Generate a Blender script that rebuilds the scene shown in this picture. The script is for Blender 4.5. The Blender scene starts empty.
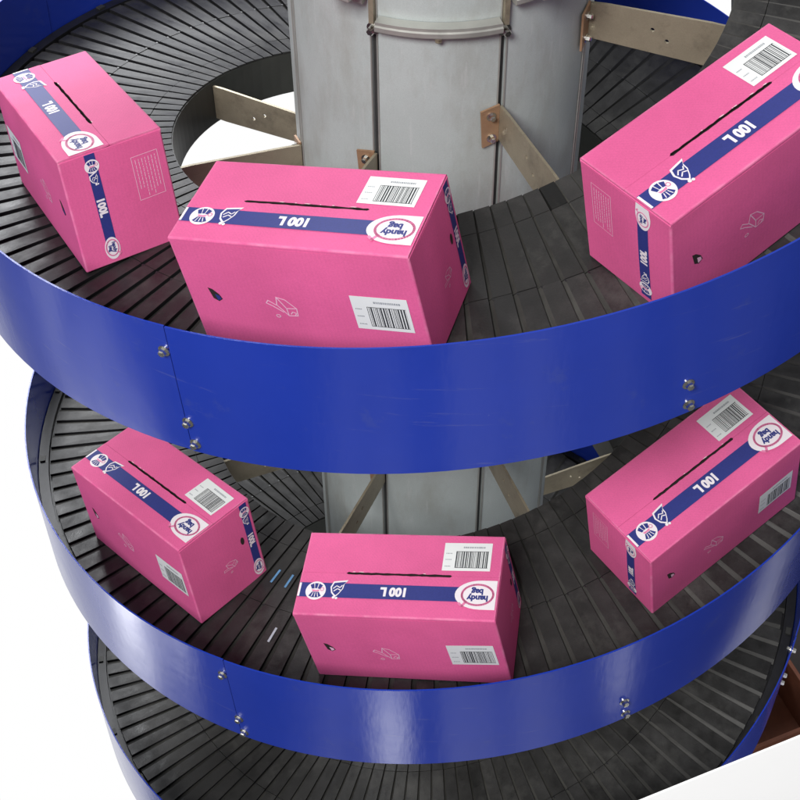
import bpy, bmesh, math, random
from mathutils import Vector, Matrix
random.seed(7)
C = bpy.context.scene.collection
PI = math.pi
R = math.radians

# ------------------------------------------------------------------ dimensions (metres)
RO, RI, RC = 0.957, 0.534, 0.2857       # guard, inner belt edge, column
PITCH = 0.9054                          # rise of one turn
HT, HB = 0.159, -0.1155                 # guard top / bottom relative to the belt
RB = RO - 0.032                         # outer end of the slats
NS = 125                                # slats per turn
A0, A1 = R(-360*2 - 250), R(275)        # helix start / end
BL, BW, BH = 0.38, 0.1794, 0.217        # carton
ARM_OFF = -3.6 + 22.5                   # bearing of the column seams

def hz(a): return PITCH * a / (2*PI)
def hp(r, a, h=0.0): return Vector((r*math.sin(a), -r*math.cos(a), hz(a) + h))
def cp(r, a, z): return Vector((r*math.sin(a), -r*math.cos(a), z))

# ------------------------------------------------------------------ materials
def mat(name, color, rough=0.5, metal=0.0, spec=0.5, var=0.12, scale=12.0, bump=0.0, bscale=80.0, attr=False,
        coat=0.0, stretch=(1, 1, 1), rvar=0.0, fine=0.0, bdist=0.004):
    m = bpy.data.materials.new(name); m.use_nodes = True
    nt = m.node_tree; N = nt.nodes; L = nt.links
    b = N['Principled BSDF']
    tc = N.new('ShaderNodeTexCoord'); mp = N.new('ShaderNodeMapping'); mp.inputs['Scale'].default_value = stretch
    L.new(tc.outputs['Object'], mp.inputs['Vector'])
    n = N.new('ShaderNodeTexNoise'); n.inputs['Scale'].default_value = scale; n.inputs['Detail'].default_value = 6; n.inputs['Roughness'].default_value = 0.62
    L.new(mp.outputs['Vector'], n.inputs['Vector'])
    mr = N.new('ShaderNodeMapRange'); mr.inputs['From Min'].default_value = 0.28; mr.inputs['From Max'].default_value = 0.72
    mr.inputs['To Min'].default_value = 1 - var; mr.inputs['To Max'].default_value = 1 + var
    L.new(n.outputs['Fac'], mr.inputs['Value'])
    mul = N.new('ShaderNodeVectorMath'); mul.operation = 'SCALE'; mul.inputs[0].default_value = color[:3]
    L.new(mr.outputs['Result'], mul.inputs['Scale'])
    out = mul.outputs['Vector']
    if fine > 0:
        n3 = N.new('ShaderNodeTexNoise'); n3.inputs['Scale'].default_value = 420; n3.inputs['Detail'].default_value = 3
        L.new(tc.outputs['Object'], n3.inputs['Vector'])
        m3 = N.new('ShaderNodeMapRange'); m3.inputs['From Min'].default_value = 0.3; m3.inputs['From Max'].default_value = 0.7
        m3.inputs['To Min'].default_value = 1 - fine; m3.inputs['To Max'].default_value = 1 + fine
        L.new(n3.outputs['Fac'], m3.inputs['Value'])
        s3 = N.new('ShaderNodeVectorMath'); s3.operation = 'SCALE'
        L.new(out, s3.inputs[0]); L.new(m3.outputs['Result'], s3.inputs['Scale']); out = s3.outputs['Vector']
    if attr:
        at = N.new('ShaderNodeAttribute'); at.attribute_name = 'shade'
        s2 = N.new('ShaderNodeVectorMath'); s2.operation = 'MULTIPLY'
        L.new(out, s2.inputs[0]); L.new(at.outputs['Color'], s2.inputs[1]); out = s2.outputs['Vector']
    L.new(out, b.inputs['Base Color'])
    b.inputs['Roughness'].default_value = rough
    if rvar > 0:
        r2 = N.new('ShaderNodeMapRange'); r2.inputs['From Min'].default_value = 0.3; r2.inputs['From Max'].default_value = 0.7
        r2.inputs['To Min'].default_value = rough - rvar; r2.inputs['To Max'].default_value = rough + rvar
        L.new(n.outputs['Fac'], r2.inputs['Value']); L.new(r2.outputs['Result'], b.inputs['Roughness'])
    b.inputs['Metallic'].default_value = metal
    b.inputs['Specular IOR Level'].default_value = spec
    b.inputs['Coat Weight'].default_value = coat
    b.inputs['Coat Roughness'].default_value = 0.12
    if bump > 0:
        n2 = N.new('ShaderNodeTexNoise'); n2.inputs['Scale'].default_value = bscale; n2.inputs['Detail'].default_value = 4
        L.new(mp.outputs['Vector'], n2.inputs['Vector'])
        bp = N.new('ShaderNodeBump'); bp.inputs['Strength'].default_value = bump; bp.inputs['Distance'].default_value = bdist
        L.new(n2.outputs['Fac'], bp.inputs['Height']); L.new(bp.outputs['Normal'], b.inputs['Normal'])
    return m

M = dict(
    pink=mat('pink_cardboard', (0.76, 0.126, 0.322), 0.6, spec=0.28, var=0.06, scale=7, bump=0.10, bscale=140, fine=0.06, bdist=0.002),
    inside=mat('carton_inside_shade', (0.02, 0.012, 0.012), 0.9, var=0.2),  # near black, shade painted into slots and holes
    torn=mat('torn_paper', (0.85, 0.62, 0.66), 0.9, var=0.1),
    navy=mat('navy_print', (0.030, 0.040, 0.21), 0.5, spec=0.35, var=0.06, fine=0.08),
    white=mat('white_print', (0.86, 0.80, 0.84), 0.5, spec=0.35, var=0.03),
    rose=mat('rose_print', (0.80, 0.22, 0.42), 0.5, var=0.04),
    line=mat('pale_line_print', (0.86, 0.50, 0.66), 0.6, var=0.05),
    label=mat('label_paper', (0.80, 0.82, 0.82), 0.45, spec=0.4, var=0.03),
    ink=mat('barcode_ink', (0.035, 0.04, 0.045), 0.6, var=0.1),
    greyink=mat('small_print_ink', (0.33, 0.35, 0.38), 0.6, var=0.1),
    blue=mat('blue_enamel', (0.015, 0.042, 0.375), 0.17, spec=0.45, var=0.07, scale=3, bump=0.05, bscale=5, rvar=0.04, bdist=0.02),
    belt=mat('belt_rubber', (0.025, 0.0243, 0.0235), 0.43, spec=0.40, var=0.30, scale=22, bump=0.25, bscale=220, attr=True, rvar=0.12, fine=0.12, bdist=0.001),
    ramp=mat('belt_edge_lit', (0.046, 0.045, 0.041), 0.5, spec=0.3, var=0.25, scale=30, attr=True),  # ramps coloured lighter than the slats, as if catching light
    rail=mat('black_rail', (0.012, 0.012, 0.014), 0.45, var=0.3, scale=40),
    skirt=mat('dark_skirt', (0.045, 0.045, 0.04), 0.5, metal=0.2, var=0.2, scale=8),
    steel=mat('galvanised_panel', (0.485, 0.535, 0.525), 0.5, metal=0.15, var=0.06, scale=6, fine=0.05, bump=0.05, bscale=60, rvar=0.06),
    steel2=mat('galvanised_trim', (0.42, 0.42, 0.39), 0.42, metal=0.5, var=0.12, scale=20, rvar=0.08),
    seam=mat('seam_dark', (0.05, 0.05, 0.05), 0.6, metal=0.3, var=0.2),
    arm=mat('dull_bracket_steel', (0.33, 0.29, 0.21), 0.45, metal=0.45, var=0.12, scale=14, fine=0.06),
    plate=mat('tan_mount_plate', (0.36, 0.22, 0.13), 0.5, metal=0.25, var=0.15, scale=20),
    chrome=mat('bolt_zinc', (0.72, 0.71, 0.67), 0.22, metal=1.0, var=0.1, scale=60),
    hole=mat('hole_white', (0.9, 0.9, 0.86), 0.6, var=0.02),
    bluemark=mat('blue_mark', (0.10, 0.25, 0.45), 0.4, var=0.2, scale=60),
    greymark=mat('grey_mark', (0.42, 0.44, 0.50), 0.4, var=0.2, scale=60),
    panelwhite=mat('added_white_board', (0.9, 0.9, 0.9), 0.7, spec=0.2, var=0.01),
    darkfloor=mat('dark_floor', (0.018, 0.014, 0.013), 0.7, var=0.4, scale=5),
    brown=mat('brown_crate', (0.13, 0.040, 0.018), 0.7, var=0.3, scale=12),
    wrap=mat('pink_wrap', (0.85, 0.55, 0.58), 0.5, var=0.15, scale=18),
)

def carton_wear(m):
    # paler rubbed edges, faint flute lines and stains, in the carton's own coordinates
    nt = m.node_tree; N = nt.nodes; L = nt.links; b = N['Principled BSDF']
    tc = N.new('ShaderNodeTexCoord'); sp = N.new('ShaderNodeSeparateXYZ'); L.new(tc.outputs['Object'], sp.inputs[0])
    def op(o, a, b_=None):
        q = N.new('ShaderNodeMath'); q.operation = o
        for i, w in enumerate((a, b_)):
            if w is None: continue
            if isinstance(w, (int, float)): q.inputs[i].default_value = w
            else: L.new(w, q.inputs[i])
        return q.outputs[0]
    oi = N.new('ShaderNodeObjectInfo')
    ad = N.new('ShaderNodeVectorMath'); ad.operation = 'ADD'; L.new(tc.outputs['Object'], ad.inputs[0]); L.new(oi.outputs['Location'], ad.inputs[1])
    dx = op('SUBTRACT', BL/2, op('ABSOLUTE', sp.outputs['X'])); dy = op('SUBTRACT', BW/2, op('ABSOLUTE', sp.outputs['Y']))
    dz = op('MINIMUM', op('ABSOLUTE', sp.outputs['Z']), op('ABSOLUTE', op('SUBTRACT', BH, sp.outputs['Z'])))
    e = op('MAXIMUM', op('MINIMUM', dx, dy), op('MINIMUM', op('MAXIMUM', dx, dy), dz))
    n = N.new('ShaderNodeTexNoise'); n.inputs['Scale'].default_value = 38; n.inputs['Detail'].default_value = 5; L.new(ad.outputs['Vector'], n.inputs['Vector'])
    mk = N.new('ShaderNodeMapRange'); mk.inputs['From Min'].default_value = 0.0005; mk.inputs['From Max'].default_value = 0.0045; mk.inputs['To Min'].default_value = 1; mk.inputs['To Max'].default_value = 0
    L.new(e, mk.inputs['Value'])
    nr = N.new('ShaderNodeMapRange'); nr.inputs['From Min'].default_value = 0.38; nr.inputs['From Max'].default_value = 0.66; nr.inputs['To Max'].default_value = 0.62
    L.new(n.outputs['Fac'], nr.inputs['Value'])
    fac = op('MULTIPLY', op('MULTIPLY', mk.outputs['Result'], nr.outputs['Result']), 0.65)
    n2 = N.new('ShaderNodeTexNoise'); n2.inputs['Scale'].default_value = 5; n2.inputs['Detail'].default_value = 5; L.new(ad.outputs['Vector'], n2.inputs['Vector'])
    st = N.new('ShaderNodeMapRange'); st.inputs['From Min'].default_value = 0.35; st.inputs['From Max'].default_value = 0.65; st.inputs['To Min'].default_value = 0.91; st.inputs['To Max'].default_value = 1.05
    L.new(n2.outputs['Fac'], st.inputs['Value'])
    fl = op('ADD', op('MULTIPLY', op('SINE', op('MULTIPLY', op('ADD', sp.outputs['X'], sp.outputs['Y']), 900.0)), 0.012), st.outputs['Result'])
    src = b.inputs['Base Color'].links[0].from_socket
    sc_ = N.new('ShaderNodeVectorMath'); sc_.operation = 'SCALE'; L.new(src, sc_.inputs[0]); L.new(fl, sc_.inputs['Scale'])
    mx = N.new('ShaderNodeMix'); mx.data_type = 'RGBA'; L.new(fac, mx.inputs['Factor']); L.new(sc_.outputs['Vector'], mx.inputs['A']); mx.inputs['B'].default_value = (0.88, 0.42, 0.58, 1)
    L.new(mx.outputs['Result'], b.inputs['Base Color'])
carton_wear(M['pink'])
def dusty(m, col, scale, lo, hi, amt, stretch=(1, 1, 1)):
    # patches of dust, rubs or stains over a surface
    nt = m.node_tree; N = nt.nodes; L = nt.links; b = N['Principled BSDF']
    tc = N.new('ShaderNodeTexCoord'); mp = N.new('ShaderNodeMapping'); mp.inputs['Scale'].default_value = stretch; L.new(tc.outputs['Object'], mp.inputs['Vector'])
    n = N.new('ShaderNodeTexNoise'); n.inputs['Scale'].default_value = scale; n.inputs['Detail'].default_value = 8; n.inputs['Roughness'].default_value = 0.7
    L.new(mp.outputs['Vector'], n.inputs['Vector'])
    r = N.new('ShaderNodeMapRange'); r.inputs['From Min'].default_value = lo; r.inputs['From Max'].default_value = hi; r.inputs['To Max'].default_value = amt
    L.new(n.outputs['Fac'], r.inputs['Value'])
    src = b.inputs['Base Color'].links[0].from_socket
    mx = N.new('ShaderNodeMix'); mx.data_type = 'RGBA'; L.new(r.outputs['Result'], mx.inputs['Factor']); L.new(src, mx.inputs['A']); mx.inputs['B'].default_value = (*col, 1)
    L.new(mx.outputs['Result'], b.inputs['Base Color'])
dusty(M['belt'], (0.10, 0.098, 0.09), 9, 0.52, 0.72, 0.45)
dusty(M['belt'], (0.012, 0.012, 0.013), 5, 0.55, 0.68, 0.5)
dusty(M['belt'], (0.16, 0.16, 0.155), 160, 0.66, 0.74, 0.4)
dusty(M['steel'], (0.30, 0.29, 0.25), 7, 0.50, 0.72, 0.55, (1, 1, 0.35))
dusty(M['steel'], (0.62, 0.64, 0.64), 60, 0.58, 0.66, 0.35, (1, 1, 0.12))
dusty(M['arm'], (0.14, 0.12, 0.09), 16, 0.52, 0.70, 0.6)
dusty(M['plate'], (0.20, 0.10, 0.05), 30, 0.5, 0.7, 0.6)
dusty(M['chrome'], (0.25, 0.24, 0.22), 120, 0.5, 0.7, 0.7)
dusty(M['blue'], (0.05, 0.075, 0.30), 14, 0.60, 0.70, 0.35)
dusty(M['blue'], (0.09, 0.11, 0.34), 26, 0.62, 0.70, 0.45, (0.25, 0.25, 3.5))
dusty(M['blue'], (0.16, 0.19, 0.42), 220, 0.70, 0.74, 0.5, (1, 1, 0.5))

def ripples(m):
    nt = m.node_tree; N = nt.nodes; L = nt.links; b = N['Principled BSDF']
    tc = N.new('ShaderNodeTexCoord'); mp = N.new('ShaderNodeMapping'); mp.inputs['Scale'].default_value = (1, 1, 0.22)
    L.new(tc.outputs['Object'], mp.inputs['Vector'])
    n = N.new('ShaderNodeTexNoise'); n.inputs['Scale'].default_value = 85; n.inputs['Detail'].default_value = 2; L.new(mp.outputs['Vector'], n.inputs['Vector'])
    bp = N.new('ShaderNodeBump'); bp.inputs['Strength'].default_value = 0.075; bp.inputs['Distance'].default_value = 0.002
    L.new(n.outputs['Fac'], bp.inputs['Height'])
    old = b.inputs['Normal'].links[0].from_socket
    L.new(old, bp.inputs['Normal']); L.new(bp.outputs['Normal'], b.inputs['Normal'])
ripples(M['blue'])

# ------------------------------------------------------------------ mesh builder
class MB:
    def __init__(s): s.v, s.f, s.m, s.sm, s.c = [], [], [], [], []
    def face(s, pts, m=0, smooth=False, shade=None):
        i = len(s.v); s.v += [Vector(p) for p in pts]
        s.f.append(tuple(range(i, i+len(pts)))); s.m.append(m); s.sm.append(smooth); s.c.append(shade)
    def grid(s, rows, m=0, smooth=True, closed=False):
        i = len(s.v); nc = len(rows[0])
        for r in rows: s.v += [Vector(p) for p in r]
        for a in range(len(rows)-1):
            for b in range(nc if closed else nc-1):
                b2 = (b+1) % nc
                s.f.append((i+a*nc+b, i+a*nc+b2, i+(a+1)*nc+b2, i+(a+1)*nc+b)); s.m.append(m); s.sm.append(smooth); s.c.append(None)
    def hexa(s, p, m=0, shade=None):     # 8 corners: bottom ring 0-3, top ring 4-7
        for q in ((3, 2, 1, 0), (4, 5, 6, 7), (0, 1, 5, 4), (1, 2, 6, 5), (2, 3, 7, 6), (3, 0, 4, 7)):
            s.face([p[k] for k in q], m, False, shade)
    def box(s, o, ex, ey, ez, m=0):
        o, ex, ey, ez = map(Vector, (o, ex, ey, ez))
        s.hexa([o, o+ex, o+ex+ey, o+ey, o+ez, o+ex+ez, o+ex+ey+ez, o+ey+ez], m)
    def build(s, name, mats, parent=None, weld=False, bevel=0.0):
        me = bpy.data.meshes.new(name)
        me.from_pydata([tuple(v) for v in s.v], [], s.f)
        for mt in (mats if isinstance(mats, (list, tuple)) else [mats]): me.materials.append(mt)
        me.polygons.foreach_set('material_index', s.m); me.polygons.foreach_set('use_smooth', s.sm)
        if any(c is not None for c in s.c):
            at = me.attributes.new('shade', 'FLOAT_COLOR', 'CORNER')
            d = []
            for f, c in zip(s.f, s.c):
                c = 1.0 if c is None else c
                for _ in f: d += [c, c, c, 1]
            at.data.foreach_set('color', d)
        me.update()
        if weld or bevel > 0:
            bm = bmesh.new(); bm.from_mesh(me); bmesh.ops.remove_doubles(bm, verts=bm.verts, dist=1e-5)
            bmesh.ops.recalc_face_normals(bm, faces=bm.faces)
            if bevel > 0:
                es = [e for e in bm.edges if len(e.link_faces) == 2 and e.calc_face_angle(0) > 0.6]
                bmesh.ops.bevel(bm, geom=es, offset=bevel, segments=2, affect='EDGES', profile=0.5)
            bm.to_mesh(me); bm.free()
        o = bpy.data.objects.new(name, me); C.objects.link(o)
        if parent: o.parent = parent
        return o

def empty(name, loc=(0, 0, 0)):
    o = bpy.data.objects.new(name, None); C.objects.link(o); o.location = loc; o.empty_display_size = 0.05
    return o
def tag(o, label, cat, group=None):
    o['label'] = label; o['category'] = cat
    if group: o['group'] = group

# ------------------------------------------------------------------ THE SPIRAL CONVEYOR
conv = empty('spiral_conveyor', (0, 0, hz(A0) - 0.45))
tag(conv, 'tall spiral conveyor with blue curved side guards, black slat belt and grey steel column', 'conveyor')
base = Vector(conv.location)
def cpart(mb, name, mats, parent=None, **k):
    for i in range(len(mb.v)): mb.v[i] = mb.v[i] - base
    o = mb.build(name, mats, conv if parent is None else parent, **k)
    return o

def bolt(mb, pos, n, r=0.0085, h=0.008, m=0):
    # washer + hexagon head on a surface with normal n
    n = Vector(n).normalized(); t = n.orthogonal().normalized(); b = n.cross(t)
    def ring(rad, z, k, ph=0): return [pos + n*z + (t*math.cos(2*PI*i/k+ph) + b*math.sin(2*PI*i/k+ph))*rad for i in range(k)]
    mb.grid([ring(r*1.25, -0.001, 16), ring(r*1.25, 0.0016, 16)], m, True, True); mb.face(ring(r*1.25, 0.0016, 16), m)
    mb.grid([ring(r*0.82, 0.0016, 6, .3), ring(r*0.82, h*0.8, 6, .3), ring(r*0.62, h, 6, .3)], m, False, True); mb.face(ring(r*0.62, h, 6, .3), m)

# --- belt: overlapping radial slats, each in three moulded lengths
mb = MB(); dp = 2*PI/NS
JT = (RI, 0.588, 0.734, RB)
i0, i1 = int(A0/dp), int(A1/dp)
for k in range(i0, i1):
    a = (k + 0.5)*dp
    s0 = random.uniform(0.75, 1.25); gf = random.choice((0.82, 0.88, 0.92, 0.95))
    for j in range(3):
        ra, rb = JT[j], JT[j+1]
        jit = random.uniform(-0.004, 0.004) if j == 1 else 0
        if j > 0: ra += 0.0012 + jit*0
        rb += (random.uniform(-0.003, 0.003) if j == 2 else 0)
        sh = s0*random.uniform(0.82, 1.15)
        if j == 0 and 15 < math.degrees(a) < 17.6: sh = 0.25
        dz = random.uniform(-0.0007, 0.0007)
        P = []
        def wid(r): return 0.0242 + (r - RI)*0.0250
        for r in (ra, rb):
            pw = dp*r; w = wid(r)
            rw = max(0.0016, (pw - w)*gf)          # ramp on the low side
            gap = pw - w - rw
            lo, t0, t1 = (-pw/2 + gap*0.5)/r, (-pw/2 + gap*0.5 + rw)/r, (pw/2 - gap*0.5)/r
            P.append([hp(r, a+lo, -0.0055), hp(r, a+t0, dz), hp(r, a+t1, dz+0.0012), hp(r, a+t1, -0.0075), hp(r, a+lo, -0.0075)])
        A, B = P
        mb.face([A[0], B[0], B[1], A[1]], 1, False, sh*1.0)
        mb.face([A[1], B[1], B[2], A[2]], 0, False, sh)
        mb.face([A[2], B[2], B[3], A[3]], 2)
        mb.face([A[4], B[4], B[0], A[0]], 2)
        mb.face([A[i] for i in (0, 1, 2, 3, 4)], 0, False, sh); mb.face([B[i] for i in (4, 3, 2, 1, 0)], 0, False, sh)
        mb.face([A[4], A[3], B[3], B[4]], 2)
        if j == 2:   # pin marks beside the joint
            for t in (-0.0115,):
                q = hp(0.7375, a + t/0.74, dz + 0.0008); tt = Vector((math.cos(a), math.sin(a), 0))*0.0016; rr = Vector((math.sin(a), -math.cos(a), 0))*0.0022
                mb.face([q-tt-rr, q+tt-rr, q+tt+rr, q-tt+rr], 2)
cpart(mb, 'conveyor_belt', [M['belt'], M['ramp'], M['rail']])

# --- belt track and added shade pan under the slats, with inner and outer black wear rails
mb = MB(); n = int((A1-A0)/R(3))
angs = [A0 + (A1-A0)*i/n for i in range(n+1)]
def strip(mb, prof, m=0, angles=angs):
    rows = [[hp(r, a, h) for (r, h) in prof] for a in angles]
    mb.grid(rows, m, False)
strip(mb, [(RI+0.003, -0.0105), (RO-0.004, -0.0105)])
strip(mb, [(RI+0.003, -0.10), (RO-0.004, -0.10)])  # unseen closed underside, added to keep the lower tiers in shadow
strip(mb, [(RO-0.027, -0.0105), (RO-0.027, 0.004), (RO-0.0045, 0.004)])
cpart(mb, 'belt_track_shade_pan', [M['rail']])
# small wear clips along the outer rail
a = A0 + R(4)
while a < A1 - R(2):
    t = Vector((math.cos(a), math.sin(a), PITCH/(2*PI*RO))).normalized(); r_ = Vector((math.sin(a), -math.cos(a), 0))
    q = hp(RO-0.020, a, 0.0045)
    mb = MB(); mb.box(q - t*0.009, t*0.018, r_*0.012, Vector((0, 0, 0.004)))
    cpart(mb, 'rail_clip', [M['skirt']])
    a += R(15)


# --- inner skirt plate
mb = MB()
strip(mb, [(RI-0.002, -0.004), (RI-0.002, -0.115), (RI+0.002, -0.115), (RI+0.002, -0.004), (RI-0.002, -0.004)])
cpart(mb, 'inner_skirt', [M['skirt']])

# --- blue guard panels, joined every 90 degrees, with their bolts
ja = [A0] + [R(-26.6 + 90*k) for k in range(-14, 6) if A0 + 0.3 < R(-26.6 + 90*k) < A1 - 0.3] + [A1]
for pi_, (a, b) in enumerate(zip(ja[:-1], ja[1:])):
    mb = MB(); nn = max(6, int((b-a)/R(2)))
    e = 0.0012
    an = [a + e + (b-a-2*e)*i/nn for i in range(nn+1)]
    out = RO + (0.0012 if pi_ % 2 else 0.0)
    ci = out - 0.0028
    rows = []
    lean = 0.006/0.28     # joint edges lean slightly
    for i, q in enumerate(an):
        f0 = -0.006 if True else 0
        def ang(h): return q + (-0.055*(h - 0.03)) 
        rows.append([hp(ci, ang(HT), HT), hp(out, ang(HT), HT), hp(out, ang(HB), HB), hp(ci, ang(HB), HB)])
    i_ = len(mb.v)
    nc = 4
    for k in range(4):
        k2 = (k+1) % 4
        mb.grid([[r[k], r[k2]] for r in rows], 0, k in (1, 3))
    mb.face(rows[0]); mb.face(list(reversed(rows[-1])))
    g = cpart(mb, 'guard_panel', [M['blue']])
    def gbolt(aa, h, inner=False):
        q = hp(out, aa, h); nrm = Vector((math.sin(aa), -math.cos(aa), 0))
        m2 = MB(); bolt(m2, q, nrm, 0.0078, 0.010); cpart(m2, 'bolt', [M['chrome']], g)
        m2 = MB(); bolt(m2, hp(ci, aa, h), -nrm, 0.0078, 0.010); cpart(m2, 'nut', [M['chrome']], g)
    # pair of bolts where the cross arms meet the guard, third one at the joints
    k0 = math.ceil((math.degrees(a) - (ARM_OFF))/45 - 1e-6)
    k = k0 - 1
    while True:
        deg = ARM_OFF + 45*k
        if deg > math.degrees(b) - 2: break
        if deg > math.degrees(a) - 2.0 and abs((deg + 71.1 + 180) % 360 - 180) > 1:
            aa = R(deg)
            joint = abs(((deg + 26.6) + 45) % 90 - 45) < 2
            gbolt(aa + (0.0 if joint else 0), -0.046); gbolt(aa + R(0.45), -0.095)
            if joint: gbolt(aa + R(-1.25), 0.108)
        k += 1

# --- column of eight curved panels between dark seams
ZT, ZB = 0.60, hz(A0) - 0.45
mb = MB()
ns = 96
mb.grid([[cp(RC-0.006, 2*PI*i/ns, ZB) for i in range(ns)], [cp(RC-0.006, 2*PI*i/ns, ZT) for i in range(ns)]], 0, True, True)
cpart(mb, 'column_core', [M['seam']])
mb = MB(); mb.grid([[cp(r, 2*PI*i/48, z) for i in range(48)] for r, z in ((RC+0.012, ZT-0.02), (RC+0.012, ZT+0.006), (RC-0.05, ZT+0.008))], 0, False, True)
mb.face([cp(RC-0.05, 2*PI*i/48, ZT+0.008) for i in range(48)])
cpart(mb, 'column_cap', [M['steel2']])
for k in range(8):
    a = R(ARM_OFF + 45*k) + 0.015; b = R(ARM_OFF + 45*(k+1)) - 0.015
    mb = MB(); nn = 12
    aa = [a + (b-a)*i/nn for i in range(nn+1)]
    prof = [(RC-0.0075, ), ]
    rows = []
    for z in (ZB, ZT):
        rows.append([cp(RC-0.008, a, z)] + [cp(RC, q, z) for q in aa] + [cp(RC-0.008, b, z)])
    mb.grid([r[1:-1] for r in rows], 0, True)
    mb.face([rows[0][0], rows[0][1], rows[1][1], rows[1][0]]); mb.face([rows[0][-2], rows[0][-1], rows[1][-1], rows[1][-2]])
    mb.face(rows[1]); 
    # faint rolled lips beside the seams
    for (q, s) in ((a, 1), (b, -1)):
        q2 = q + s*0.012
        mb.grid([[cp(RC+0.0006, q, z), cp(RC+0.0022, q + s*0.003, z), cp(RC+0.0022, q2 - s*0.003, z), cp(RC+0.0006, q2, z)] for z in (ZB, ZT)], 1, False)
    cpart(mb, 'column_panel', [M['steel'], M['steel2']])

# --- collar ring sections under the head of the column
for k in range(8):
    a = R(ARM_OFF + 45*k) + 0.035; b = R(ARM_OFF + 45*(k+1)) - 0.035
    low = (k % 2 == 1)
    z0, z1 = (0.183, 0.203) if low else (0.232, 0.252)
    mb = MB(); nn = 10
    aa = [a + (b-a)*i/nn for i in range(nn+1)]
    prof = [(RC+0.001, z0), (RC+0.020, z0+0.001), (RC+0.022, z0+0.004), (RC+0.022, z1-0.008), (RC+0.019, z1-0.006), (RC+0.019, z1), (RC+0.001, z1+0.002)]
    rows = [[cp(r, q, z) for r, z in prof] for q in aa]
    mb.grid(rows, 0, False)
    mb.face(rows[0]); mb.face(list(reversed(rows[-1])))
    col = cpart(mb, 'collar_section', [M['steel2']])
    q = (a+b)/2
    m2 = MB(); bolt(m2, cp(RC+0.010, q, z0), (0, 0, -1), 0.008, 0.012); cpart(m2, 'bolt', [M['arm']], col)
for k in range(8):
    q = R(ARM_OFF + 45*k); nrm = (math.sin(q), -math.cos(q), 0)
    m2 = MB(); bolt(m2, cp(RC+0.002, q, 0.178), nrm, 0.0095, 0.016)
    sb = cpart(m2, 'seam_bolt', [M['chrome']])
    tgv = Vector((math.cos(q), math.sin(q), 0))
    m2 = MB(); m2.box(cp(RC+0.0015, q, 0.192) - tgv*0.0045, tgv*0.009, Vector(nrm)*0.009, (0, 0, 0.05), 0)
    cpart(m2, 'seam_clamp', [M['arm']], sb)
# rectangular head beams lying across the column top
for q, z in ((R(-33), 0.262), (R(30), 0.262)):
    rd = Vector((math.sin(q), -math.cos(q), 0)); tg = Vector((math.cos(q), math.sin(q), 0))
    mb = MB(); mb.box(rd*0.02 - tg*0.03 + Vector((0, 0, z)), rd*(RC+0.045), tg*0.06, (0, 0, 0.045))
    cpart(mb, 'head_beam', [M['steel2']], bevel=0.003)

def mesh_from_2d(outline, holes, th, o, ex, ey, name, m, parent):
    # flat plate with real round holes
    cu = bpy.data.curves.new('plate_outline', 'CURVE'); cu.dimensions = '2D'; cu.fill_mode = 'BOTH'; cu.extrude = th/2
    loops = [outline] + [[(x + r*math.cos(2*PI*i/16), y + r*math.sin(2*PI*i/16)) for i in range(16)] for x, y, r in holes]
    for lp in loops:
        sp = cu.splines.new('POLY'); sp.points.add(len(lp)-1); sp.use_cyclic_u = True
        for p, (x, y) in zip(sp.points, lp): p.co = (x, y, 0, 1)
    ob = bpy.data.objects.new('plate_outline', cu); C.objects.link(ob); bpy.context.view_layer.update()
    src = ob.evaluated_get(bpy.context.evaluated_depsgraph_get()).to_mesh()
    ez = ex.cross(ey)
    vs = [tuple(o + ex*v.co.x + ey*v.co.y + ez*v.co.z) for v in src.vertices]
    fs = [tuple(p.vertices) for p in src.polygons]
    bpy.data.objects.remove(ob); bpy.data.curves.remove(cu)
    me = bpy.data.meshes.new(name); me.from_pydata(vs, [], fs); me.materials.append(m); me.update()
    bm = bmesh.new(); bm.from_mesh(me); bmesh.ops.remove_doubles(bm, verts=bm.verts, dist=1e-5); bm.to_mesh(me); bm.free()
    ob = bpy.data.objects.new(name, me); C.objects.link(ob); ob.parent = parent
    return ob

# --- support arms from the seams to the inner skirt
k = math.ceil((math.degrees(A0) + 10 - ARM_OFF)/45)
while ARM_OFF + 45*k < math.degrees(A1) - 5:
    q = R(ARM_OFF + 45*k); k += 1
    rd = Vector((math.sin(q), -math.cos(q), 0)); tg = Vector((math.cos(q), math.sin(q), 0)); up = Vector((0, 0, 1))
    z = hz(q)
    p0 = rd*(RC+0.003)
    th = 0.005
    prof = [(0.0, -0.104), (0.0, -0.030), (0.03, -0.026), (RI-RC-0.03, -0.014), (RI-RC-0.006, -0.014), (RI-RC-0.006, -0.102), (RI-RC-0.03, -0.104)]
    holes = [(0.118, -0.056), (0.146, -0.073)]
    arm = mesh_from_2d(prof, [(x, h, 0.0042) for x, h in holes], th, p0 + up*z - base, rd, up, 'support_arm', M['arm'], conv)
    m2 = MB()
    pl = [p0 - rd*0.0012 + tg*x + up*(z+h) for x, h in ((-0.0385, -0.034), (-0.0028, -0.026), (-0.0028, -0.108), (-0.033, -0.116))]
    m2.hexa([p for p in pl] + [p + rd*0.004 for p in pl])
    cpart(m2, 'mount_plate', [M['plate']], arm)
    for h, x in ((-0.047, -0.019), (-0.096, -0.017)):
        m3 = MB(); bolt(m3, p0 + rd*0.003 + tg*x + up*(z+h), rd, 0.0072, 0.011); cpart(m3, 'bolt', [M['chrome']], arm)

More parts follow.
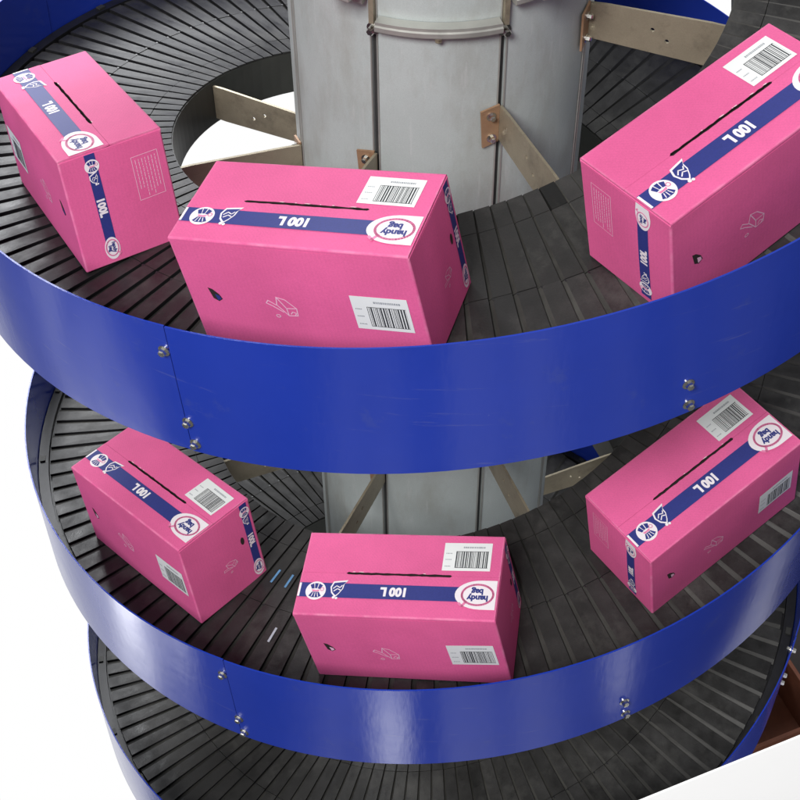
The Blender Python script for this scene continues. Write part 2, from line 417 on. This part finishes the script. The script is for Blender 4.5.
# --- small blue and grey marks on the belt
def mark(px, a_deg, r0, r1, mname, w=0.0045):
    a = R(a_deg) ; mb = MB()
    tt = Vector((math.cos(a), math.sin(a), 0))*w/2
    mb.face([hp(r0, a, 0.0032)-tt, hp(r1, a, 0.0032)-tt, hp(r1, a, 0.0032)+tt, hp(r0, a, 0.0032)+tt])
    cpart(mb, 'belt_mark', [M[mname]])
MARKS = [(-360-32.54, 0.650, 0.685, 'bluemark'), (-360-29.6, 0.651, 0.685, 'bluemark'), (-360-26.9, 0.777, 0.812, 'greymark')]
for a_, r0, r1, mn in MARKS: mark(0, a_, r0, r1, mn)

# ------------------------------------------------------------------ printing helpers
_txt = {}
def text_polys(s, size, bold=0.0, shear=0.0, sx=1.0):
    key = (s, size, bold, shear, sx)
    if key in _txt: return _txt[key]
    cu = bpy.data.curves.new('lettering', 'FONT'); cu.body = s; cu.size = size; cu.align_x = 'CENTER'; cu.align_y = 'CENTER'
    cu.offset = bold; cu.shear = shear; cu.resolution_u = 4
    ob = bpy.data.objects.new('lettering', cu); C.objects.link(ob)
    bpy.context.view_layer.update()
    me = ob.evaluated_get(bpy.context.evaluated_depsgraph_get()).to_mesh()
    ps = [[(me.vertices[i].co.x*sx, me.vertices[i].co.y) for i in p.vertices] for p in me.polygons]
    xs = [q[0] for p in ps for q in p]; ys = [q[1] for p in ps for q in p]
    cx, cy = (min(xs)+max(xs))/2, (min(ys)+max(ys))/2
    ps = [[(x-cx, y-cy) for x, y in p] for p in ps]
    bpy.data.objects.remove(ob); bpy.data.curves.remove(cu)
    _txt[key] = ps
    return ps
def ell(cx, cy, rx, ry, n=28, a0=0, a1=2*PI):
    return [(cx+rx*math.cos(a0+(a1-a0)*i/n), cy+ry*math.sin(a0+(a1-a0)*i/n)) for i in range(n + (0 if abs(a1-a0-2*PI) < 1e-6 else 1))]
def rect(x0, y0, x1, y1): return [(x0, y0), (x1, y0), (x1, y1), (x0, y1)]
def stroke(pts, w, closed=False):
    out = []; n = len(pts)
    for i in range(n if closed else n-1):
        (x0, y0), (x1, y1) = pts[i], pts[(i+1) % n]
        dx, dy = x1-x0, y1-y0; l = math.hypot(dx, dy) or 1e-9
        ox, oy = -dy/l*w/2, dx/l*w/2; ex, ey = dx/l*w*0.4, dy/l*w*0.4
        out.append([(x0-ex+ox, y0-ey+oy), (x0-ex-ox, y0-ey-oy), (x1+ex-ox, y1+ey-oy), (x1+ex+ox, y1+ey+oy)])
    return out
def ring(cx, cy, rx, ry, w, n=32): return stroke(ell(cx, cy, rx, ry, n), w, True)
def xf(polys, ox=0, oy=0, rot=0, s=1.0):
    c, sn = math.cos(rot), math.sin(rot)
    return [[(ox + s*(x*c - y*sn), oy + s*(x*sn + y*c)) for x, y in p] for p in polys]

PM = ['navy', 'white', 'rose', 'line', 'label', 'ink', 'greyink', 'pink', 'inside']
def clip(poly, ax, lim, keep_low):
    out = []
    for i in range(len(poly)):
        a, b = poly[i], poly[(i+1) % len(poly)]
        ia, ib = ((a[ax] <= lim) == keep_low), ((b[ax] <= lim) == keep_low)
        if ia: out.append(a)
        if ia != ib:
            t = (lim - a[ax])/(b[ax] - a[ax]); out.append((a[0]+(b[0]-a[0])*t, a[1]+(b[1]-a[1])*t))
    return out
def slices(poly, step=0.016):
    res = [poly]
    for ax in (0, 1):
        nxt = []
        for p in res:
            lo, hi = min(q[ax] for q in p), max(q[ax] for q in p)
            k = int((hi-lo)/step)
            if k < 1: nxt.append(p); continue
            rest = p
            for i in range(1, k+1):
                lim = lo + (hi-lo)*i/(k+1)
                a = clip(rest, ax, lim, True); rest = clip(rest, ax, lim, False)
                if len(a) > 2: nxt.append(a)
            if len(rest) > 2: nxt.append(rest)
        res = nxt
    return res
class Print:
    def __init__(s, frame, lift=0.0004):
        s.fr = frame[:4]; s.mb = MB(); s.lift = lift; s.bul = frame[4] if len(frame) > 4 else None
    def add(s, polys, m, layer=0):
        o, ex, ey, n = s.fr
        for p in polys:
            area = sum(p[i][0]*p[(i+1) % len(p)][1] - p[(i+1) % len(p)][0]*p[i][1] for i in range(len(p)))
            if area < 0: p = list(reversed(p))
            if s.bul is None:
                s.mb.face([o + ex*x + ey*y + n*(s.lift + 0.00025*layer) for x, y in p], PM.index(m))
            else:
                for q in slices(p): s.mb.face([o + ex*x + ey*y + n*(s.lift + 0.00025*layer + s.bul(x, y)) for x, y in q], PM.index(m), True)
        return s
    def build(s, name, parent): return s.mb.build(name, [M[x] for x in PM], parent)

def badge(r):       # round emblem: (polys, material, layer)
    L = [([ell(0, 0, r, r, 32)], 'white', 1)]
    up = [[(-.62*r, .60*r), (-.28*r, .78*r), (-.16*r, .22*r), (-.42*r, .18*r)], [(-.2*r, .80*r), (.16*r, .80*r), (.10*r, .24*r), (-.12*r, .24*r)],
          [(.25*r, .78*r), (.62*r, .58*r), (.42*r, .16*r), (.16*r, .22*r)]]
    dn = [[(-.34*r, -.14*r), (.34*r, -.14*r), (.62*r, -.58*r), (.30*r, -.74*r), (-.30*r, -.74*r), (-.62*r, -.58*r)]]
    L.append((up + dn, 'navy', 2))
    L.append(([[(-.40*r, .12*r), (0, .05*r), (.40*r, .12*r), (.30*r, -.10*r), (-.30*r, -.10*r)]], 'rose', 2))
    L.append((stroke([(-.2*r, -.25*r), (-.32*r, -.64*r)], .07*r) + stroke([(0, -.25*r), (0, -.66*r)], .07*r) + stroke([(.2*r, -.25*r), (.32*r, -.64*r)], .07*r), 'white', 3))
    L.append((ring(.62*r, .16*r, .17*r, .17*r, .06*r, 14), 'rose', 3))
    return L
def bagicon(r):     # tied sack drawn in white outline
    body = [(-.80*r, .30*r), (-.55*r, .95*r), (.15*r, 1.05*r), (.95*r, 1.15*r), (.62*r, .70*r), (.55*r, .15*r), (.20*r, -.45*r), (-.12*r, -.82*r), (-.30*r, -.70*r), (-.62*r, -.35*r)]
    inn = [(x*0.80, y*0.80+.02*r) for x, y in body]
    L = [([body], 'white', 1), ([inn], 'navy', 2)]
    L.append((stroke([(-.45*r, .15*r), (-.15*r, .45*r), (.22*r, .25*r), (.40*r, .5*r)], .10*r) + stroke([(-.35*r, -.15*r), (-.02*r, .12*r), (.28*r, -.02*r)], .10*r), 'white', 3))
    L.append(([ell(-.28*r, -.88*r, .16*r, .16*r, 12), ell(.02*r, -.95*r, .14*r, .14*r, 12)], 'white', 2))
    return L
def handy(rx, ry, rot=0, small=False):
    L = [(ring(0, 0, rx*.72, ry*.58, rx*0.10, 40), 'rose', 2), (stroke([(rx*.50, ry*.40), (rx*.66, ry*.66), (rx*.80, ry*.52)], rx*.12), 'rose', 2)]
    t1 = xf(text_polys('handy', rx*0.40, rx*0.020), 0, ry*.15); t2 = xf(text_polys('bag', rx*0.40, rx*0.020), rx*.03, -ry*.22)
    L.append((t1 + t2, 'navy', 2))
    return [(xf(p, 0, 0, rot), m, l) for p, m, l in L]
def place(pr, items, ox, oy, rot=0, s=1.0):
    for p, m, l in items: pr.add(xf(p, ox, oy, rot, s), m, l)

def barcode(w, h, seed, flip=False):
    rnd = random.Random(seed); L = [([rect(-w/2, -h/2, w/2, h/2)], 'label', 0)]
    x0, x1, y0, y1 = -w*.24, w*.44, -h*.40, h*.20
    bars = []; x = x0
    while x < x1:
        b = rnd.choice([.0009, .0009, .0015, .0024]); bars.append(rect(x, y0, min(x+b, x1), y1)); x += b + rnd.choice([.0010, .0014, .0020])
    bars += [rect(x0, y0, x1, y0+.0009), rect(x0, y1-.0009, x1, y1)]
    L.append((bars, 'ink', 1))
    tiny = []
    x = -w*.10
    while x < w*.34:
        b = rnd.uniform(.0012, .003); tiny.append(rect(x, h*.31, x+b, h*.37)); x += b+.0009
    for yy in (-.36, -.12, .10):
        x = -w*.45
        while x < -w*.33:
            b = rnd.uniform(.0008, .0018); tiny.append(rect(x, h*yy, x+b, h*(yy+.035))); x += b+.0008
    L.append((tiny, 'greyink', 1))
    return L
def openbox_icon(s):    # outline drawing of a carton with its front torn open
    w = s*.048
    A = [(-.05, .55), (.45, .40), (1.0, -.20), (.95, -.75), (.40, -.80), (-.15, -.05)]
    P = stroke([(x*s*.8, y*s*.8) for x, y in A], w, True)
    P += stroke([(.40*s*.8, -.80*s*.8), (.38*s*.8, -.25*s*.8), (1.0*s*.8, -.20*s*.8)], w) + stroke([(.38*s*.8, -.25*s*.8), (-.05*s*.8, .55*s*.8)], w)
    P += stroke([(-.15*s, -.05*s), (-.50*s, .20*s), (-.62*s, .02*s), (-.35*s, -.12*s), (.1*s, -.45*s)], w) + stroke([(.45*s, -.52*s), (.55*s, -.38*s), (.72*s, -.45*s), (.64*s, -.58*s)], w)
    P += ring(-.22*s, -.72*s, .10*s, .08*s, w, 10)
    return P
def textframe(w, h, seed):
    rnd = random.Random(seed); P = stroke(rect(-w/2, -h/2, w/2, h/2), .0009, True)
    for i in range(7):
        x = -w*.38 + i*w*.125
        y = h*.42; end = -h*.42*rnd.uniform(.55, 1)
        while y > end:
            b = rnd.uniform(.003, .009); P.append(rect(x, y-b, x+.0011, y)); y -= b+.0014
    return P

# ------------------------------------------------------------------ CARTONS
def carton(label, phi, rad, yaw, dz, variant, seed):
    rnd = random.Random(seed)
    t = empty('pink_carton'); tag(t, label, 'carton', 'pink cartons riding on the spiral conveyor')
    tang = Vector((rad*math.cos(phi), rad*math.sin(phi), PITCH/2/PI)).normalized(); inw = Vector((-math.sin(phi), math.cos(phi), 0))
    n = tang.cross(inw).normalized()
    e1 = math.cos(yaw)*tang + math.sin(yaw)*inw; e2 = -math.sin(yaw)*tang + math.cos(yaw)*inw
    pos = hp(rad, phi) + n*(0.0016 + max(0, dz))
    t.matrix_world = Matrix(((e1.x, e2.x, n.x, pos.x), (e1.y, e2.y, n.y, pos.y), (e1.z, e2.z, n.z, pos.z), (0, 0, 0, 1)))
    lx, ly, hh = BL/2, BW/2, BH
    # shell: four walls and bottom, open at the top
    mb = MB(); th = 0.0035; zt = hh - 0.0032
    def bulge(wd, ht):
        A = rnd.uniform(.0012, .0030); B = rnd.uniform(-.0008, .0008); ph = rnd.uniform(0, 6); c = rnd.uniform(.8, 1.3)
        def f(x, y):
            u = min(1, max(0, x/wd + .5)); v = min(1, max(0, y/ht))
            return (A*math.sin(PI*u) + B*math.sin(3*PI*u*c + ph)*math.sin(PI*u))*math.sin(PI*v)**.8
        return f
    bF, bR, bL_ = bulge(BL, zt), bulge(BW, zt), bulge(BW, zt)
    sides = [((0, -ly, 0), (1, 0, 0), (0, -1, 0), BL, bF), ((lx, 0, 0), (0, 1, 0), (1, 0, 0), BW, bR), ((0, ly, 0), (-1, 0, 0), (0, 1, 0), BL, bulge(BL, zt)), ((-lx, 0, 0), (0, -1, 0), (-1, 0, 0), BW, bL_)]
    rc = 0.0022                        # rounded vertical corners
    loop = []                          # horizontal section: (position on wall, wall)
    for (o_, ex_, n_, wd, bf) in sides:
        k = 18 if wd > .3 else 10
        for i in range(k+1):
            xs_ = [-wd/2 + rc + (wd-2*rc)*i/k]
            if i == 0: xs_.append(xs_[0] + 0.0012)
            if i == k: xs_.insert(0, xs_[0] - 0.0012)
            for x in xs_: loop.append((Vector(o_), Vector(ex_), Vector(n_), x, bf))
    rows = []
    top_z = zt - 0.004
    zs = [0, 0.0015, 0.003] + [top_z*i/12 for i in range(1, 12)] + [top_z]
    for z in zs:
        ins = 0.0015 if z == 0 else 0
        rows.append([o_ + ex_*x + n_*(bf(x, z) - ins) + Vector((0, 0, z)) for (o_, ex_, n_, x, bf) in loop])
    mb.grid(rows, 0, True, True)
    mb.face(list(reversed(rows[0])))
    mb.face(rows[-1])
    bd = mb.build('carton_body', [M['pink']], t)
    # end flaps folded inward, painted near black as shade in the slot
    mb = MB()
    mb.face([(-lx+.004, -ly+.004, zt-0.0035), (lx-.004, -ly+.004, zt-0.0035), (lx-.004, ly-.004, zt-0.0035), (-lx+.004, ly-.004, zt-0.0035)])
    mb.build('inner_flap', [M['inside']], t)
    # rim of the end walls
    for s in (-1, 1):
        mb = MB(); mb.box((s*lx - (0.003 if s > 0 else 0), -ly+.0004, zt-0.0062), (0.003, 0, 0), (0, BW-.0008, 0), (0, 0, 0.0055))
        mb.build('end_rim', [M['pink']], t, bevel=0.001)
    # two long top flaps meeting at a slot
    g0, g1 = -0.098, 0.097
    for s in (-1, 1):
        mb = MB(); edge = []
        x0, x1 = -lx+.0010, lx-.0010
        xs = [x0, g0-.004] + [g0 + (g1-g0)*i/26 for i in range(27)] + [g1+.003, x1]
        for i, x in enumerate(xs):
            inside = g0 <= x <= g1
            gap = (0.0029 + rnd.uniform(-.0007, .0007)) if inside else 0.00035
            if s < 0: gap = gap*0.8 if inside else 0.00035
            edge.append((x, s*gap))
        top = hh + (0.0006 if s < 0 else 0)
        b0 = zt - 0.0008
        # surface, fold edge rounded
        fo = s*ly
        prof = [(fo, b0 - 0.004), (fo, hh-0.0026), (fo - s*0.0008, hh-0.0008), (fo - s*0.003, hh)]
        rows = [[Vector((x, y, z)) for (y, z) in prof] + [Vector((x, ey, top)), Vector((x, ey, top-0.003))] for (x, ey) in edge]
        if s > 0: rows = [list(reversed(r)) for r in rows]
        mb.grid(rows, 0, False)
        for fi, f in enumerate(mb.f):      # board edges painted dark as shade in the slot
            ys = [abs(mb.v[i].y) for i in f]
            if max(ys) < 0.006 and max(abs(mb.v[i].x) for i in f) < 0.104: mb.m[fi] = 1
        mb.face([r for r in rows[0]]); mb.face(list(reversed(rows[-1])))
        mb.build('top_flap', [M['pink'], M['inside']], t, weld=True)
    # torn paper fibres along the slot
    mb = MB()
    for i in range(7 if seed in (2, 3) else 3):
        x = rnd.uniform(g0, g1); w = rnd.uniform(.001, .006)
        mb.face([(x-w, .0038, hh+.0005), (x-w*.4, .0026, hh+.0009), (x+w*.5, .0023, hh+.0008), (x+w, .0038, hh+.0005), (x, .0043, hh+.0005)])
    mb.build('torn_edge', [M['torn']], t)

    top = (Vector((0, 0, hh+0.0008)), Vector((1, 0, 0)), Vector((0, 1, 0)), Vector((0, 0, 1)))
    front = (Vector((0, -ly, 0)), Vector((1, 0, 0)), Vector((0, 0, 1)), Vector((0, -1, 0)), bF)
    right = (Vector((lx, 0, 0)), Vector((0, 1, 0)), Vector((0, 0, 1)), Vector((1, 0, 0)), bR)
    left = (Vector((-lx, 0, 0)), Vector((0, -1, 0)), Vector((0, 0, 1)), Vector((-1, 0, 0)), bL_)
    # ---- printed stripe on the front top flap
    yb0, yb1 = -ly + BW*.205, -ly + BW*.375; ym = (yb0+yb1)/2
    pr = Print(top)
    pr.add([rect(-lx+.0020, yb0, lx*.66, yb1)], 'navy', 0)
    pr.add([rect(-lx+.0020, yb0+.001, -lx+.0060, yb1-.001)], 'white', 1)
    ox = lx - .0040
    tab = [(ox, ym-.030), (ox, ym+.030)] + [(ox - .030 - .052*math.sin(PI*i/14)**1.0*1.0 if False else ox-.028-.048*math.sin(PI*i/16), ym+.030*math.cos(PI*i/16)) for i in range(17)]
    pr.add([tab], 'white', 1)
    so = pr.build('printed_stripe', t)
    pr = Print(top); place(pr, badge(.0195), -lx+.036, ym-.002); pr.build('round_emblem', so)
    pr = Print(top); place(pr, bagicon(.0185), -lx+.078, ym+.001); pr.build('sack_emblem', so)
    pr = Print(top); pr.add(xf(text_polys('100', .0240, .0014, 0, .95) , .0035-.001, ym, PI), 'white', 1); pr.add(xf(text_polys('L', .0240, .0014, 0, .95), -.0245, ym, PI), 'white', 1); pr.build('volume_lettering', so)
    pr = Print(top); place(pr, handy(.040, .0365, PI), ox-.034, ym); pr.build('brand_emblem', so)
    # ---- right-hand end
    def endstripe(fr, y0, y1, name):
        ym_ = (y0+y1)/2; w = y1-y0
        pr = Print(fr)
        pr.add([rect(y0, .022, y1, hh-.0045)], 'navy', 0); so = pr.build(name, t)
        return ym_, w, so
    if variant == 'a' :
        ym_, w, so = endstripe(right, -ly+BW*.245, -ly+BW*.345, 'end_stripe'); order = ('badge', .185, 'bag', .158, .098, .030)
    else:
        ym_, w, so = endstripe(right, ly-BW*.145, ly-BW*.045, 'end_stripe')
    sc = 0.60
    def clipw(x): return x
    hb_ = min(.0125, ly-abs(ym_)-.0005) if variant != 'a' else .0125
    pr = Print(right); place(pr, badge(hb_), ym_, .190); pr.build('round_emblem', so)
    pr = Print(right); place(pr, bagicon(hb_*.85), ym_, .166, 0.3); pr.build('sack_emblem', so)
    pr = Print(right); pr.add(xf(text_polys('100L', .018, .0010), ym_, .110, -PI/2), 'white', 1); pr.build('volume_lettering', so)
    pr = Print(right); pr.add([ell(ym_, .030, hb_*1.05, .022)], 'white', 1); place(pr, handy(.022, .018, -PI/2), ym_, .031); pr.build('brand_emblem', so)
    if variant == 'a':
        pr = Print(right); pr.add(xf(textframe(.046, .082, seed), .052, .140, 0), 'line', 0); pr.build('instruction_frame', t)
    else:
        pr = Print(right); pr.add(xf([[(y, z) for y, z in p] for p in openbox_icon(.024)], 0.005, .088, .5), 'line', 0); pr.build('opening_diagram', t)
        pr = Print(right); pr.add([ell(ym_-.022, .125, .0045, .010, 18)], 'inside', 1); pr.build('finger_hole', t)
    # ---- left-hand end (local x runs toward the front is negative)
    yl = ly*2*.70 - ly           # measured from the back edge
    pr = Print(left); pr.add([rect(yl-.010, .012, yl+.010, hh-.012)], 'navy', 0); so = pr.build('end_stripe', t)
    pr = Print(left); pr.add([[(yl-.012, hh-.0045), (yl+.013, hh-.0045)] + [(yl+.0015+.0145*math.cos(-PI*i/14), hh-.022+.030*math.sin(-PI*i/14)) for i in range(15)]], 'white', 1)
    place(pr, handy(.0185, .018, PI/2), yl+.001, hh-.031); pr.build('brand_emblem', so)
    pr = Print(left); pr.add(xf(text_polys('100L', .017, .0010), yl, .105, PI/2), 'white', 1); pr.build('volume_lettering', so)
    pr = Print(left); place(pr, bagicon(.011), yl, .058, PI); pr.build('sack_emblem', so)
    pr = Print(left); place(pr, badge(.0125), yl, .032, PI); pr.build('round_emblem', so)
    pr = Print(left); pr.add(xf(textframe(.040, .085, seed+3), -ly+.042, .140, 0), 'line', 0); pr.build('instruction_frame', t)
    # ---- front face
    sgn = -1 if variant == 'a' else 1
    def fx(u): return sgn*(u*BL - lx)
    pr = Print(front, .0007); place(pr, barcode(.088, .066, seed, False), fx(.835) + rnd.uniform(-.003, .003), hh*.475 + rnd.uniform(-.003, .003), rnd.uniform(-.035, .035)); 
    pr.build('barcode_label', t)
    pr = Print(front); pr.add(xf(openbox_icon(.034), fx(.40), hh*.46), 'line', 0); pr.build('opening_diagram', t)
    hx = fx(.125); pr = Print(front)
    drop = [(hx-.010, hh*.555), (hx-.003, hh*.545), (hx+.006, hh*.50), (hx+.0095, hh*.455), (hx+.002, hh*.43), (hx-.006, hh*.455)]
    pr.add([drop], 'inside', 0); pr.add([[(hx-.001, hh*.50), (hx+.006, hh*.485), (hx+.0075, hh*.455), (hx+.001, hh*.44)]], 'navy' if seed % 2 else 'line', 1)
    pr.build('finger_hole', t)
    # ---- address label on the rear top flap
    if variant != 'a':
        tl = (Vector((0, 0, hh+.0002)), Vector((1, 0, 0)), Vector((0, 1, 0)), Vector((0, 0, 1)))
        pr = Print(tl, .0005); place(pr, barcode(.090, .060, seed+11), lx-.068 + rnd.uniform(-.002, .002), BW*.235, rnd.uniform(-.03, .03)); pr.build('barcode_label', t)
    return t

carton('pink carton at the upper left, white text frame on its end, no label on top', -1.098, 0.7081, 0.0271, 0, 'a', 1)
carton('pink carton at the front of the upper tier, left of the bare belt', -0.2621, 0.7357, -0.0921, 0, 'b', 3)
carton('pink carton at the upper right, cut off by the right edge of the photo', 0.5516, 0.7590, 0.0673, 0, 'b', 2)
carton('pink carton at the lower left, partly hidden beneath the upper blue guard', -0.8821-2*PI, 0.7405, 0.0814, 0, 'b', 4)
carton('pink carton at the front centre of the lower tier, directly below the grey column', -0.0837-2*PI, 0.7578, -0.1025, 0, 'b', 6)
carton('pink carton at the lower right, its rear corner under two guard bolts', 0.6918-2*PI, 0.7587, -0.0990, 0, 'b', 8)

# ------------------------------------------------------------------ CAMERA
cam = bpy.data.cameras.new('camera'); co = bpy.data.objects.new('camera', cam); C.objects.link(co)
F, PT, RL = 1406.956, 0.74858, -0.02553
fw = Vector((0, math.cos(PT), -math.sin(PT))); rt = Vector((1, 0, 0)); up = rt.cross(fw)
r2 = math.cos(RL)*rt + math.sin(RL)*up; u2 = -math.sin(RL)*rt + math.cos(RL)*up
CP = Vector((-0.12967, -2.22077, 1.54611))
co.matrix_world = Matrix(((r2.x, u2.x, -fw.x, CP.x), (r2.y, u2.y, -fw.y, CP.y), (r2.z, u2.z, -fw.z, CP.z), (0, 0, 0, 1)))
cam.sensor_width = 36; cam.lens = F/800*36
cam.shift_x = (400-376.547)/800; cam.shift_y = (225.780-400)/800
cam.clip_start = 0.05; cam.clip_end = 200
bpy.context.scene.camera = co

# ------------------------------------------------------------------ SURROUNDINGS seen at the lower right
ZF = -2.9
mb = MB(); mb.face([(0.55, -1.6, ZF), (3.6, -1.6, ZF), (3.6, 3.4, ZF), (0.6, 3.4, ZF)])
fl = mb.build('floor', M['darkfloor']); fl['kind'] = 'structure'
# made-up upright white board, fills the blank corner before the lowest tier
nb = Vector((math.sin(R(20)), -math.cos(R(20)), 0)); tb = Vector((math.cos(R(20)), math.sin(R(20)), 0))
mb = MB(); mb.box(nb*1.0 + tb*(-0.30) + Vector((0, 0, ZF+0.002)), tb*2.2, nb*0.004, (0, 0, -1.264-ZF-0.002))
bo = mb.build('added_white_board', M['panelwhite'], bevel=0.002); tag(bo, 'added blank white board with its own glow, before the lowest tier at bottom right', 'board')
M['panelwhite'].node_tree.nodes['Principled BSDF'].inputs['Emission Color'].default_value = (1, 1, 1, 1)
M['panelwhite'].node_tree.nodes['Principled BSDF'].inputs['Emission Strength'].default_value = 0.45  # self-glow added so the board comes out pure white
# brown crates and a wrapped pink stack on the dark floor
def crate(x, y, rz, label):
    t = empty('brown_crate', (x, y, ZF)); t.rotation_euler.z = rz; tag(t, label, 'crate', 'brown crates on the dark floor')
    for k in range(3):
        mb = MB(); mb.box((-.17, -.12, .012 + k*.075), (.34, 0, 0), (0, .012, 0), (0, 0, .062)); mb.build('side_board', M['brown'], t, bevel=.002)
        mb = MB(); mb.box((-.17, .108, .012 + k*.075), (.34, 0, 0), (0, .012, 0), (0, 0, .062)); mb.build('side_board', M['brown'], t, bevel=.002)
    for sx_ in (-1, 1):
        mb = MB(); mb.box((sx_*.17 - (.0 if sx_ < 0 else .014), -.105, .012), (.014, 0, 0), (0, .21, 0), (0, 0, .215)); mb.build('end_board', M['brown'], t, bevel=.002)
    mb = MB(); mb.box((-.165, -.105, .02), (.33, 0, 0), (0, .21, 0), (0, 0, .012)); mb.build('bottom_board', M['brown'], t)
crate(1.07, 0.02, 0.35, 'dark brown slatted crate on the dark floor, nearer the white board')
crate(1.45, 0.12, 0.30, 'dark brown slatted crate on the dark floor, at the right edge')
t = empty('wrapped_stack', (1.72, 0.52, ZF)); tag(t, 'pale pink film wrapped stack on the floor at the right edge', 'stack')
mb = MB(); mb.box((-.30, -.25, .0), (.6, 0, 0), (0, .5, 0), (0, 0, .10)); mb.build('pallet', M['brown'], t, bevel=.004)
mb = MB(); rnd = random.Random(5)
rows = []
for k in range(9):
    z = .102 + .07*k
    rows.append([((.28+rnd.uniform(-.02, .02))*math.copysign(abs(math.cos(q))**.35, math.cos(q)), (.23+rnd.uniform(-.02, .02))*math.copysign(abs(math.sin(q))**.35, math.sin(q)), z) for q in [2*PI*i/32 for i in range(32)]])
mb.grid(rows, 0, True, True); mb.face(rows[-1])
mb.build('film_wrap', M['wrap'], t)

# ------------------------------------------------------------------ LIGHT
w = bpy.data.worlds.new('World'); bpy.context.scene.world = w; w.use_nodes = True
nt = w.node_tree; N = nt.nodes; L = nt.links
bg = N['Background']
tc = N.new('ShaderNodeTexCoord'); sx = N.new('ShaderNodeSeparateXYZ'); L.new(tc.outputs['Generated'], sx.inputs[0])
def mr(src, a, b, c, d):
    m = N.new('ShaderNodeMapRange'); m.interpolation_type = 'SMOOTHSTEP'; m.inputs['From Min'].default_value = a; m.inputs['From Max'].default_value = b
    m.inputs['To Min'].default_value = c; m.inputs['To Max'].default_value = d; L.new(src, m.inputs['Value']); return m.outputs['Result']
def mth(op, a, b):
    m = N.new('ShaderNodeMath'); m.operation = op
    for i, q in enumerate((a, b)):
        if isinstance(q, (int, float)): m.inputs[i].default_value = q
        else: L.new(q, m.inputs[i])
    return m.outputs[0]
X, Y, Z = sx.outputs['X'], sx.outputs['Y'], sx.outputs['Z']
below = mr(Z, -0.05, 0.12, 1, 0)
back = mr(Y, 0.14, 0.26, 0, 1)
inv = lambda v: mth('SUBTRACT', 1.0, v)
nz = N.new('ShaderNodeTexNoise'); nz.inputs['Scale'].default_value = 9.0; nz.inputs['Detail'].default_value = 4; L.new(tc.outputs['Generated'], nz.inputs['Vector'])
def spot(dx, dy, dz, r0, r1, amp):
    v = N.new('ShaderNodeVectorMath'); v.operation = 'DISTANCE'; L.new(tc.outputs['Generated'], v.inputs[0]); v.inputs[1].default_value = (dx, dy, dz)
    return mth('MULTIPLY', mr(v.outputs['Value'], r0, r1, 1, 0), amp)
# bright patches added low on the left for guard glare, grey floor in front, darker floor close by
grey = mth('MULTIPLY', mr(X, -0.34, -0.27, 0.05, 0.26), mr(X, 0.45, 0.60, 1, 0.35))
ns_ = N.new('ShaderNodeTexNoise'); ns_.noise_dimensions = '1D'; ns_.inputs['Scale'].default_value = 7.0; ns_.inputs['Detail'].default_value = 3; L.new(X, ns_.inputs['W'])
grey = mth('MULTIPLY', grey, mr(ns_.outputs['Fac'], 0.36, 0.64, 0.25, 2.0))
leftglow = mth('MULTIPLY', mth('MULTIPLY', mr(X, -0.66, -0.53, 0.10, 1), mr(X, -0.47, -0.38, 1, 0)), mth('MULTIPLY', mr(Y, -0.16, -0.06, 0, 1), mr(Z, -0.868, -0.85, 0, 1)))
leftglow = mth('MULTIPLY', leftglow, mr(nz.outputs['Fac'], 0.40, 0.58, 1.2, 7.5))
sp = mth('ADD', spot(-0.12, -0.45, -0.885, 0.012, 0.075, 4.0), spot(0.415, -0.31, -0.86, 0.01, 0.055, 2.6))  # bright spots added for glare streaks on the guard fronts
dark_front = mth('MULTIPLY', inv(back), mth('ADD', mth('ADD', grey, leftglow), sp))
leftdim = mth('MULTIPLY', mr(X, -0.64, -0.52, 0.30, 1), mr(X, -0.48, -0.32, 0.72, 1))
leftdim = mth('MAXIMUM', leftdim, mth('MULTIPLY', mr(X, -0.34, -0.30, 0, 1), 1.0))
low = mth('MULTIPLY', below, mth('ADD', mth('MULTIPLY', back, mth('MAXIMUM', mth('MULTIPLY', mr(X, 0.34, 0.48, 1, 0.06), leftdim), mr(Y, 0.42, 0.58, 0, 1))), dark_front))
upper = mth('MULTIPLY', inv(below), 0.30)
val = mth('ADD', low, upper)
L.new(val, bg.inputs['Strength']); bg.inputs['Color'].default_value = (1, 1, 1, 1)

def area(name, loc, tgt, size, power, color=(1, 1, 1)):
    l = bpy.data.lights.new(name, 'AREA'); l.shape = 'RECTANGLE'; l.size, l.size_y = size; l.energy = power; l.color = color
    o = bpy.data.objects.new(name, l); C.objects.link(o); o.location = loc
    o.rotation_euler = (Vector(tgt)-Vector(loc)).to_track_quat('-Z', 'Y').to_euler()
    return o
area('ceiling_lamp', (-2.3, -4.9, 5.2), (0, -0.6, -0.5), (2.4, 2.0), 590, (1, 0.985, 0.975))
area('rear_lamp', (-1.2, 3.2, 1.9), (-0.8, 0.5, -0.35), (2.2, 1.8), 230, (0.95, 0.97, 1))

sc = bpy.context.scene
sc.view_settings.view_transform = 'Standard'; sc.view_settings.look = 'None'; sc.view_settings.exposure = 0; sc.view_settings.gamma = 1
sc.render.engine = 'CYCLES'
sc.cycles.use_denoising = True
